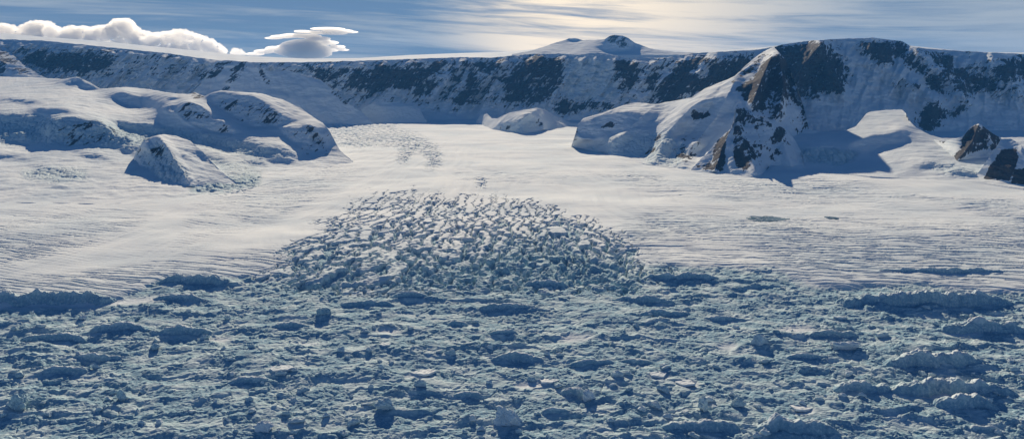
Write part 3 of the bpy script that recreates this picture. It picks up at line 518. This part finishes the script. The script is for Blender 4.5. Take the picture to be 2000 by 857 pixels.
relief('brown_nunatak', 'brown rock wall capped by snow at the right edge', 1905, 2300, [(1905, 345), (1925, 318), (1940, 296), (1955, 272), (1974, 271), (1993, 281), (2001, 292), (2030, 300), (2120, 290), (2300, 310)],
       [(1905, 350), (1924, 354), (1985, 362), (2300, 374)], paint([(0.2, [(1950, 270), (1978, 272), (1998, 284), (1996, 310), (1984, 300), (1955, 286)], 2)], base=0.75), paint([(1.25, [(1955, 294), (1985, 290), (1990, 312), (1978, 336), (1970, 352), (1922, 348), (1932, 326)], 2), (1, [(1985, 330), (2300, 320), (2300, 374), (1975, 360)], 3)], 2),
       rows=110, step=1.2, depth_noise=34, slope_noise=0.12, nscale=(20, 12), seed=61, back=400)


# ------------------------------------------------------------------ single pieces of ice standing in the rubble
def ground_at(x, y):
    x = np.atleast_1d(np.asarray(x, float)); y = np.atleast_1d(np.asarray(y, float)); return ground_fields(x, y)[0]
def place(px, py):
    """point of the real surface that the row/column of the survey looks at"""
    d = float(dground(py))
    for k in range(3):                            # walk to where the broken surface, lower than the smooth floor, meets the line of sight
        gx_, gy2 = np.meshgrid(np.linspace(-25, 25, 5), np.linspace(-20, 20, 5))
        z = float(np.mean(ground_at((px - 1000) / F * d + gx_.ravel(), d + gy2.ravel())))
        d = (CAM_Z - z) * F / (py - EYE_ROW)
    return (px - 1000) / F * d, d, z - 1.0
def block_mesh(seed, flat=1.0, cuts=10, rough=0.11, sub=4):
    bm = bmesh.new(); bmesh.ops.create_icosphere(bm, subdivisions=sub, radius=1.0)
    rg = random.Random(seed); pls = []
    for k in range(cuts):
        n = Vector((rg.gauss(0, 1), rg.gauss(0, 1), rg.gauss(0, 0.7))).normalized(); pls.append((n, rg.uniform(0.48, 0.85)))
    co = np.array([v.co for v in bm.verts]); r = np.full(len(co), 1.0)
    for n, h in pls:
        c = co @ np.array(n); r = np.where(c > 1e-3, np.minimum(r, h / np.maximum(c, 1e-3)), r)
    nz = fbm(co[:, 0] * 2.3 + co[:, 2] * 3.1 + seed, co[:, 1] * 2.3 - co[:, 2] * 2.2, 4, seed)
    nz2 = fbm(co[:, 0] * 8 + co[:, 2] * 7 + seed, co[:, 1] * 8 - co[:, 2] * 6, 2, seed + 3)
    r = r * (1 + rough * 2.2 * nz + rough * .8 * nz2)
    for v, k in zip(bm.verts, r): v.co = v.co * k; v.co.z *= flat
    me = bpy.data.meshes.new('ice_block'); bm.to_mesh(me); bm.free()
    me.polygons.foreach_set('use_smooth', np.zeros(len(me.polygons), bool))
    return me
def set_attr(me, ice):
    a = me.attributes.new('ice', 'FLOAT', 'POINT'); a.data.foreach_set('value', np.full(len(me.vertices), ice, np.float32))
    a = me.attributes.new('rock', 'FLOAT', 'POINT'); a.data.foreach_set('value', np.zeros(len(me.vertices), np.float32))
    me.materials.append(SNOW)
def block(name, label, cat, px0, px1, py0, py1, seed, ice=0.8, flat=0.8, tilt=(0, 0), sub=4, group=None, kind=None):
    cx = (px0 + px1) / 2; x, y, z = place(cx, py1 - 1)
    w = (px1 - px0) * y / F; h = (py1 - py0) * y / F
    me = block_mesh(seed, 1.0, sub=sub); set_attr(me, ice); me.name = name
    o = bpy.data.objects.new(name, me); scene.collection.objects.link(o)
    co = np.array([v.co for v in me.vertices]); ext = co.max(0) - co.min(0)
    o.scale = (w / ext[0], max(w * 0.5, h) / ext[1], h * 1.35 * flat / ext[2])
    o.location = (x, y + w * 0.2, z + h * 0.30 * flat); o.rotation_euler = (R(tilt[0]), R(tilt[1]), 0)
    return tag(o, label, cat, group=group)
def ridge(name, label, cat, px0, px1, py0, py1, seed, ice=0.75, crest=None, slant=0.0, lit=0.0):
    if px1 - px0 < 125: px0, px1, py0 = px0 - 0.12 * (px1 - px0), px1 + 0.12 * (px1 - px0), py0 + 0.22 * (py1 - py0)
    """long wall of ice: steep face towards the camera, rounded broken crest, easy back"""
    cx = (px0 + px1) / 2; x, y, z = place(cx, py1)
    w = (px1 - px0) * y / F; h = (py1 - py0) * y / F * 0.98; dep = max(h * 1.25, w * 0.045)
    nu = int(min(260, max(50, w / 2.2))); nv = 46
    u = np.linspace(-1, 1, nu)[None, :]; v = np.linspace(-0.55, 1.0, nv)[:, None]
    un = u * w / 2 / 60 + seed
    env = (1 - np.abs(u + 0.12 * math.sin(seed)) ** 2.2 * 0.95).clip(0, 1) ** 0.8 * (0.74 + 0.34 * fbm(un * 0.8, un * 0 + seed, 4, seed, 0.55))
    face = sstep(-0.52, -0.12, v + 0.09 * fbm(un * 0.9, v * 2, 3, seed + 4)); bk = 1 - sstep(0.0, 1.0, v) ** (1.0 - 0.3 * lit)
    H = h * env * face * bk + 0.10 * h * fbm(un * 1.7, v * dep / 30, 4, seed + 7) + 0.05 * h * fbm(un * 6, v * dep / 9, 3, seed + 8)
    X = u * w / 2 + 0 * v + 3 * fbm(un * 2, v * 3, 2, seed + 11); Y = v * dep + 0.35 * dep * fbm(un * 0.5, un * 0, 3, seed + 12) + 0.04 * dep * fbm(un * 5, v * 4, 2, seed + 13)
    edge = np.maximum(np.abs(u) ** 6, np.maximum(sstep(0.75, 1.0, v), sstep(-0.45, -0.55, v)))
    H = H - h * 0.35 * edge - 1.5
    top = sstep(0.3, 0.8, face * env) * sstep(-0.28, -0.05, v)
    o = grid_mesh(name, X, Y, H, {'ice': np.clip(1.0 - (1.45 - ice) * top, 0, 1), 'rock': 0 * X}, SNOW)
    o.location = (x, y + 0.3 * dep, z); o.rotation_euler = (0, 0, slant)
    return tag(o, label, cat)
WALLS = [  # px0, px1, row0, row1, label
    (1604, 1992, 562, 594, 'longest blue ice wall along the upper right edge of the rubble'),
    (1200, 1316, 569, 590, 'flat-topped ice wall beside the foot of the central icefall'),
    (1232, 1340, 597, 616, 'dark low ice ridge just below the flat-topped ice wall'),
    (1368, 1464, 611, 626, 'low ice ridge between the icefall foot and the long right wall'),
    (1824, 2010, 618, 648, 'dark ice ridge below the longest wall at the right edge'),
    (1584, 1676, 636, 656, 'dark ice ridge in front of the bright snow patch on the right'),
    (1712, 1944, 680, 714, 'broad pale blue ice ridge with a hollowed face on the right'),
    (1730, 2010, 734, 768, 'long thick ice ridge running out of the right edge low down'),
    (1624, 1750, 738, 764, 'shorter ice ridge joining the left end of the long low right ridge'),
    (1824, 1956, 764, 796, 'humped ice ridge under the curved bright snow slope at lower right'),
    (1280, 1456, 814, 840, 'snow-capped ice ridge near the bottom edge right of centre'),
    (1462, 1652, 812, 846, 'humped dark ice ridge beside the snow-capped one at the bottom'),
    (1536, 1620, 684, 699, 'small ice ridge left of the broad pale blue one'),
    (1200, 1270, 693, 709, 'short dark rounded ice ridge in the middle right of the rubble'),
    (1900, 1956, 823, 842, 'rounded ice hump near the lower right corner'),
    (-60, 220, 562, 590, 'long blue ice wall at the left edge between two snow strips'),
    (300, 468, 530, 553, 'even blue ice cliff at the left end of the glacier front'),
    (480, 705, 540, 556, 'thin blue ice cliff below the netted crevasses'),
    (304, 400, 566, 586, 'lumpy ice ridge below the left ice cliff'),
    (284, 400, 626, 652, 'pale peaked ice ridge left of centre in the rubble'),
    (184, 284, 620, 645, 'dull blue ice ridge left of the pale peaked one'),
    (40, 160, 643, 663, 'dark ice ridge over a bright sliver of snow at the left'),
    (84, 170, 704, 729, 'hump-backed ice ridge on the left side of the rubble'),
    (80, 240, 687, 702, 'thin long ice ridge above the hump-backed one at the left'),
    (532, 604, 621, 641, 'dark blue ice ridge left of the black ice block'),
    (444, 520, 726, 747, 'blue ice ridge just under the thin bright snow edge'),
    (672, 768, 579, 596, 'low ice ridge below the netted crevasses right of the thin cliff'),
    (936, 1040, 582, 603, 'cracked ice slab wall below the central icefall'),
    (1030, 1110, 536, 560, 'pale broken serac wall at the foot of the central icefall'),
    (1660, 1990, 520, 532, 'faint low ice cliff line where the right glacier begins to break'),
    (1250, 1420, 528, 546, 'stepped blue ice cliff at the right foot of the central icefall'),
    (770, 830, 561, 579, 'rounded ice ridge above the low ridges left of the icefall foot'),
    (962, 1062, 678, 706, 'deep blue rounded ice ridge in the middle of the rubble'),
    (1120, 1200, 695, 710, 'pair-lying low ice ridge right of the deep blue one'),
    (1210, 1272, 694, 708, 'smooth blue ice ridge at the end of the middle row'),
    (886, 945, 757, 775, 'dark trough-shaped ice ridge lower centre left'),
    (1096, 1150, 748, 772, 'upturned wedge of blue ice in the lower centre'),
    (1058, 1118, 790, 806, 'thin dark ice ridge right of the bright pyramid block'),
    (875, 912, 620, 636, 'small dark ice ridge in the upper middle rubble'),
    (960, 1010, 636, 652, 'small pale ice ridge near the top centre of the rubble')]
import bmesh
from mathutils import Vector
for i, (a, b, r0, r1, lab) in enumerate(WALLS):
    ridge('ice_wall' if 'wall' in lab or 'cliff' in lab else 'ice_ridge', lab, 'ice wall' if 'wall' in lab or 'cliff' in lab else 'ice ridge', a, b, r0, r1, 11 + i * 3, slant=R(random.Random(i).uniform(-4, 4)))
BLOCKS = [
    (12, 50, 770, 802, 'dark pyramid-shaped ice block near the lower left corner', 0.95, 1.0),
    (614, 646, 603, 619, 'nearly black ice block alone in the upper rubble left of centre', 1.0, 1.0),
    (964, 1022, 796, 832, 'bright-edged pyramid iceberg low in the centre', 0.35, 1.0),
    (494, 534, 824, 846, 'white-flanked tilted ice block near the bottom left of centre', 0.25, 0.9),
    (224, 248, 762, 782, 'small dark pointed ice block above the lower left rubble', 0.9, 1.0),
    (732, 774, 778, 803, 'wedge of ice leaning left in the lower rubble', 0.7, 1.0),
    (1428, 1458, 776, 795, 'dark round ice block in the lower right middle', 0.9, 1.0),
    (1364, 1386, 779, 803, 'narrow upright ice block left of the dark round one', 0.85, 1.2),
    (1620, 1682, 667, 686, 'pale boxy ice block above the small right ridge', 0.4, 0.9),
    (806, 834, 740, 756, 'single rounded ice block behind a flat bright patch', 0.8, 1.0),
    (866, 892, 684, 698, 'dark rounded ice block left of the deep blue ridge', 0.9, 1.0),
    (1134, 1162, 764, 784, 'bright pointed ice fin right of the upturned wedge', 0.25, 1.0),
    (1468, 1504, 654, 676, 'squat blue ice block left of the dark right ridge', 0.7, 1.0)]
for i, (a, b, r0, r1, lab, ic, fl) in enumerate(BLOCKS):
    block('ice_block', lab, 'ice block', a, b, r0, r1, 300 + i * 7, ic, fl, tilt=(random.Random(i).uniform(-12, 12), random.Random(i + 50).uniform(-12, 12)))
FLOES = [
    (1266, 1308, 724, 738, 'flat bright white ice slab right of centre'),
    (1320, 1362, 736, 755, 'sparkling cracked white ice slab beside the flat one'),
    (1548, 1590, 790, 804, 'smooth grey-white ice slab in the lower right'),
    (1452, 1482, 693, 705, 'small bright ice slab left of the thin right ridge'),
    (516, 572, 712, 726, 'thin bright edge of an upturned ice plate'),
    (740, 764, 668, 678, 'tiny cream ice slab in the left middle of the rubble'),
    (800, 850, 722, 734, 'low cream ice slab in the middle of the rubble'),
    (1048, 1094, 738, 750, 'curled bright ice plate in the lower centre')]
for i, (a, b, r0, r1, lab) in enumerate(FLOES):
    x, y, z = place((a + b) / 2, r1); w = (b - a) * y / F; dd = (r1 - r0) * y / F / 0.36
    rs = random.Random(700 + i); bm = bmesh.new(); nc = rs.randint(5, 7); ring = []
    for c in range(nc):
        a_ = (c + rs.uniform(-.3, .3)) / nc * 2 * math.pi; q_ = rs.uniform(.75, 1.1)
        ring.append(bm.verts.new((math.cos(a_) * q_ * w / 2, math.sin(a_) * q_ * dd / 2, 0)))
    fc = bm.faces.new(ring); ex = bmesh.ops.extrude_face_region(bm, geom=[fc]); bmesh.ops.translate(bm, vec=(0, 0, 7), verts=[v for v in ex['geom'] if isinstance(v, bmesh.types.BMVert)])
    bmesh.ops.triangulate(bm, faces=bm.faces[:]); bmesh.ops.subdivide_edges(bm, edges=bm.edges[:], cuts=5, use_grid_fill=True)
    cs = np.array([v.co for v in bm.verts]); nz_ = fbm(cs[:, 0] / 12 + i, cs[:, 1] / 12, 4, 800 + i)
    for v, k_ in zip(bm.verts, nz_): v.co.z += k_ * 2.2; v.co.x += k_ * 1.5
    bmesh.ops.recalc_face_normals(bm, faces=bm.faces[:]); me = bpy.data.meshes.new('ice_slab'); bm.to_mesh(me); bm.free(); set_attr(me, 0.15)
    o = bpy.data.objects.new('ice_slab', me); scene.collection.objects.link(o)
    o.location = (x, y + dd * .4, z + 1.0); o.rotation_euler = (R(-2), R(rs.uniform(-3, 3)), 0)
    tag(o, lab, 'ice slab')
# the many loose blocks: a few kinds, then copies
rg = random.Random(5)
protos = []
for k in range(8):
    me = block_mesh(900 + 11 * k, 1.0, cuts=8 + k % 4, rough=0.11, sub=3); set_attr(me, 0.45 + 0.06 * k); me.name = 'loose_ice_block'; protos.append(me)
base = bpy.data.objects.new('loose_ice_block', protos[0]); scene.collection.objects.link(base)
tag(base, 'rough blue-white ice block lying loose among the foreground rubble', 'ice block', group='loose ice blocks scattered in the rubble')
pts = []
while len(pts) < 230:
    px = rg.uniform(-30, 2030); py = rg.uniform(604, 868)
    if all(abs(px - a) > 16 or abs(py - b) > 6 for a, b in pts): pts.append((px, py))
for k, (px, py) in enumerate(pts):
    o = base if k == 0 else base.copy()
    if k: scene.collection.objects.link(o)
    o.data = protos[k % 8]
    x, y, z = place(px, py); w = rg.choice((9, 11, 13, 16, 20)) * rg.uniform(.8, 1.2)
    g = float(ground_at(x, y)[0])
    o.scale = (w * rg.uniform(.9, 1.7), w * rg.uniform(.6, 1.0), w * rg.uniform(.45, .8)); o.location = (x, y, g + w * 0.12)
    o.rotation_euler = (R(rg.uniform(-15, 15)), R(rg.uniform(-15, 15)), R(rg.uniform(-50, 50)))

# ------------------------------------------------------------------ melt ponds
def pond(px0, px1, r0, r1, seed, label):
    cx, cy = (px0 + px1) / 2, (r0 + r1) / 2; yc = float(dground(cy)); xc = (cx - 1000) / F * yc
    rx = (px1 - px0) / 2 * yc / F; ry = abs(float(dground(r0)) - float(dground(r1))) / 2
    a = np.linspace(0, 2 * np.pi, 73)[None, :]; t = np.linspace(0, 1, 12)[:, None]
    rr = t * (1 + 0.25 * fbm(np.cos(a) * 1.5 + seed, np.sin(a) * 1.5, 3, seed))
    X = xc + rx * rr * np.cos(a); Y = yc + ry * rr * np.sin(a)
    Z = ground_at(X.ravel(), Y.ravel()).reshape(X.shape) + 0.7
    m = bpy.data.materials.get('pond_ice')
    if m is None:
        m = bpy.data.materials.new('pond_ice'); m.use_nodes = True; b = m.node_tree.nodes['Principled BSDF']; nt = m.node_tree
        g = nt.nodes.new('ShaderNodeNewGeometry')
        nt.links.new(mixc(nt, noise3(nt, g.outputs['Position'], 0.02, 4), (0.07, 0.15, 0.21), (0.18, 0.27, 0.33)), b.inputs['Base Color']); b.inputs['Roughness'].default_value = 0.35; b.inputs['Specular IOR Level'].default_value = 0.1
    o = grid_mesh('water', X, Y, Z, {}, m); tag(o, label, kind='structure')
pond(1460, 1537, 420, 431, 3, 'blue-grey frozen melt pond on the right glacier')
pond(1612, 1636, 424, 431, 8, 'tiny blue melt pond right of the larger one')
# ------------------------------------------------------------------ clouds beyond the plateau
def cloud(name, label, balls, dist, density, thick, seed, squash=1.0, rough=0.30, voxel=26.0, g=0.5):
    """balls: (px, row, half-width px, half-height px); one closed lumpy body with a cloud volume"""
    bm = bmesh.new(); rg = random.Random(seed)
    for (px, py, rw, rh) in balls:
        d = dist + rg.uniform(-0.5, 0.5) * thick
        q = bmesh.ops.create_icosphere(bm, subdivisions=3, radius=1.0)['verts']
        for v in q:
            v.co = Vector(((px - 1000) / F * d + v.co.x * rw * d / F, d + v.co.y * max(rw, rh) * d / F * 1.1, CAM_Z - (py - EYE_ROW) / F * d + v.co.z * rh * d / F))
    me = bpy.data.meshes.new(name); bm.to_mesh(me); bm.free()
    o = bpy.data.objects.new(name, me); scene.collection.objects.link(o)
    md = o.modifiers.new('join', 'REMESH'); md.mode = 'VOXEL'; md.voxel_size = voxel
    dg_ = bpy.context.evaluated_depsgraph_get(); me2 = bpy.data.meshes.new_from_object(o.evaluated_get(dg_)); o.modifiers.clear(); o.data = me2; me2.name = name
    n = len(me2.vertices); co = np.empty(n * 3, np.float32); me2.vertices.foreach_get('co', co); co = co.reshape(-1, 3).astype(float)
    nn = np.empty(n * 3, np.float32); me2.vertices.foreach_get('normal', nn); nn = nn.reshape(-1, 3)
    L = voxel * 12
    a = fbm((co[:, 0] + co[:, 1]) / L, (co[:, 2] / squash - co[:, 1] * .5) / L, 4, seed); b_ = np.abs(fbm((co[:, 0] - co[:, 1] * .7) / (L * .6), (co[:, 2] / squash) / (L * .6), 4, seed + 5))
    c_ = np.abs(fbm((co[:, 0] + co[:, 1] * .4) / (L * .28), (co[:, 2] / squash - co[:, 1] * .3) / (L * .28), 3, seed + 8))
    co += nn * ((a * 0.6 + b_ * 0.9 + c_ * 0.5)[:, None]) * L * rough * np.array([1, 1, squash])
    me2.vertices.foreach_set('co', co.astype(np.float32).ravel()); me2.update()
    m = bpy.data.materials.new(name); m.use_nodes = True; nt = m.node_tree; nt.nodes.remove(nt.nodes['Principled BSDF'])
    p = nt.nodes.new('ShaderNodeVolumePrincipled'); p.inputs['Color'].default_value = (0.995, 0.995, 0.995, 1); p.inputs['Density'].default_value = density; p.inputs['Anisotropy'].default_value = g
    nt.links.new(p.outputs[0], nt.nodes['Material Output'].inputs['Volume']); me2.materials.clear(); me2.materials.append(m)
    return tag(o, label, 'cloud')
top = [(-260, 60), (-120, 48), (0, 46), (18, 47), (32, 60), (42, 50), (60, 43), (76, 41), (92, 43), (104, 51), (122, 55), (150, 52), (190, 53), (212, 49), (228, 37), (245, 36), (258, 46), (272, 58), (300, 66), (325, 63), (345, 58), (365, 61), (390, 69), (415, 81), (437, 96), (446, 106)]
balls = []; rg = random.Random(9)
for px in range(-250, 440, 9):
    t = float(pl(top, px))
    r0 = rg.uniform(9, 17); balls.append((px, t + r0 * .85, r0, r0 * 0.8))
    for yy in np.arange(t + 20, 118, 13): balls.append((px + rg.uniform(-6, 6), yy + 3, rg.uniform(10, 16), rg.uniform(8, 12)))
cloud('cumulus_cloud', 'long bank of bright white cumulus behind the left plateau', balls, 36000, 0.0045, 1200, 3)
cloud('cumulus_cloud', 'tiny puff of cloud between the cumulus bank and the dark lens cloud', [(460, 101, 8, 6), (468, 103, 8, 5), (475, 105, 5, 4), (455, 104, 5, 4)], 36000, 0.004, 300, 5)
cloud('lens_cloud', 'large grey lens-shaped cloud with a bright rim over the plateau dip', [(592, 92, 46, 15), (600, 105, 48, 11), (562, 98, 30, 11), (625, 98, 26, 10), (535, 75, 18, 2.4), (552, 72, 24, 3.4), (575, 70, 28, 4.2), (600, 71, 28, 4.4), (622, 76, 24, 4.4), (642, 84, 20, 4.2), (658, 92, 17, 3.4), (670, 98, 12, 2.4), (640, 99, 22, 3), (498, 106, 18, 3.5), (516, 101, 20, 4.5), (534, 95, 16, 4.5)], 36000, 0.0055, 420, 7, squash=0.35, rough=0.10, voxel=22)
cloud('lens_cloud', 'thin bright sliver of cloud just above the large lens cloud', [(605, 63, 30, 2.4), (628, 65, 24, 2.6), (590, 61, 16, 1.6)], 36000, 0.006, 200, 8, squash=0.2, rough=0.06, voxel=16)
cloud('lens_cloud', 'uppermost thin white lens cloud tapering to the right', [(640, 57, 34, 3.2), (660, 61, 30, 4.0), (676, 63, 24, 2.6), (655, 66, 24, 2.4)], 36000, 0.006, 200, 9, squash=0.2, rough=0.06, voxel=16)
# ------------------------------------------------------------------ air
def haze():
    x0, x1, y0, y1, z0, z1 = -26000, 26000, -3000, 28000, -900, 1650
    v = [(x, y, z) for z in (z0, z1) for y in (y0, y1) for x in (x0, x1)]
    me = bpy.data.meshes.new('haze'); me.from_pydata(v, [], [(0, 2, 3, 1), (4, 5, 7, 6), (0, 1, 5, 4), (2, 6, 7, 3), (0, 4, 6, 2), (1, 3, 7, 5)])
    m = bpy.data.materials.new('haze_air'); m.use_nodes = True; nt = m.node_tree
    nt.nodes.remove(nt.nodes['Principled BSDF']); p = nt.nodes.new('ShaderNodeVolumePrincipled')
    p.inputs['Color'].default_value = (0.10, 0.42, 1.0, 1); p.inputs['Density'].default_value = 0.9e-5; p.inputs['Anisotropy'].default_value = 0.0
    nt.links.new(p.outputs[0], nt.nodes['Material Output'].inputs['Volume'])
    me.materials.append(m); o = bpy.data.objects.new('haze', me); scene.collection.objects.link(o)
    tag(o, 'thin blue haze in the air over the glacier', kind='stuff')
haze()
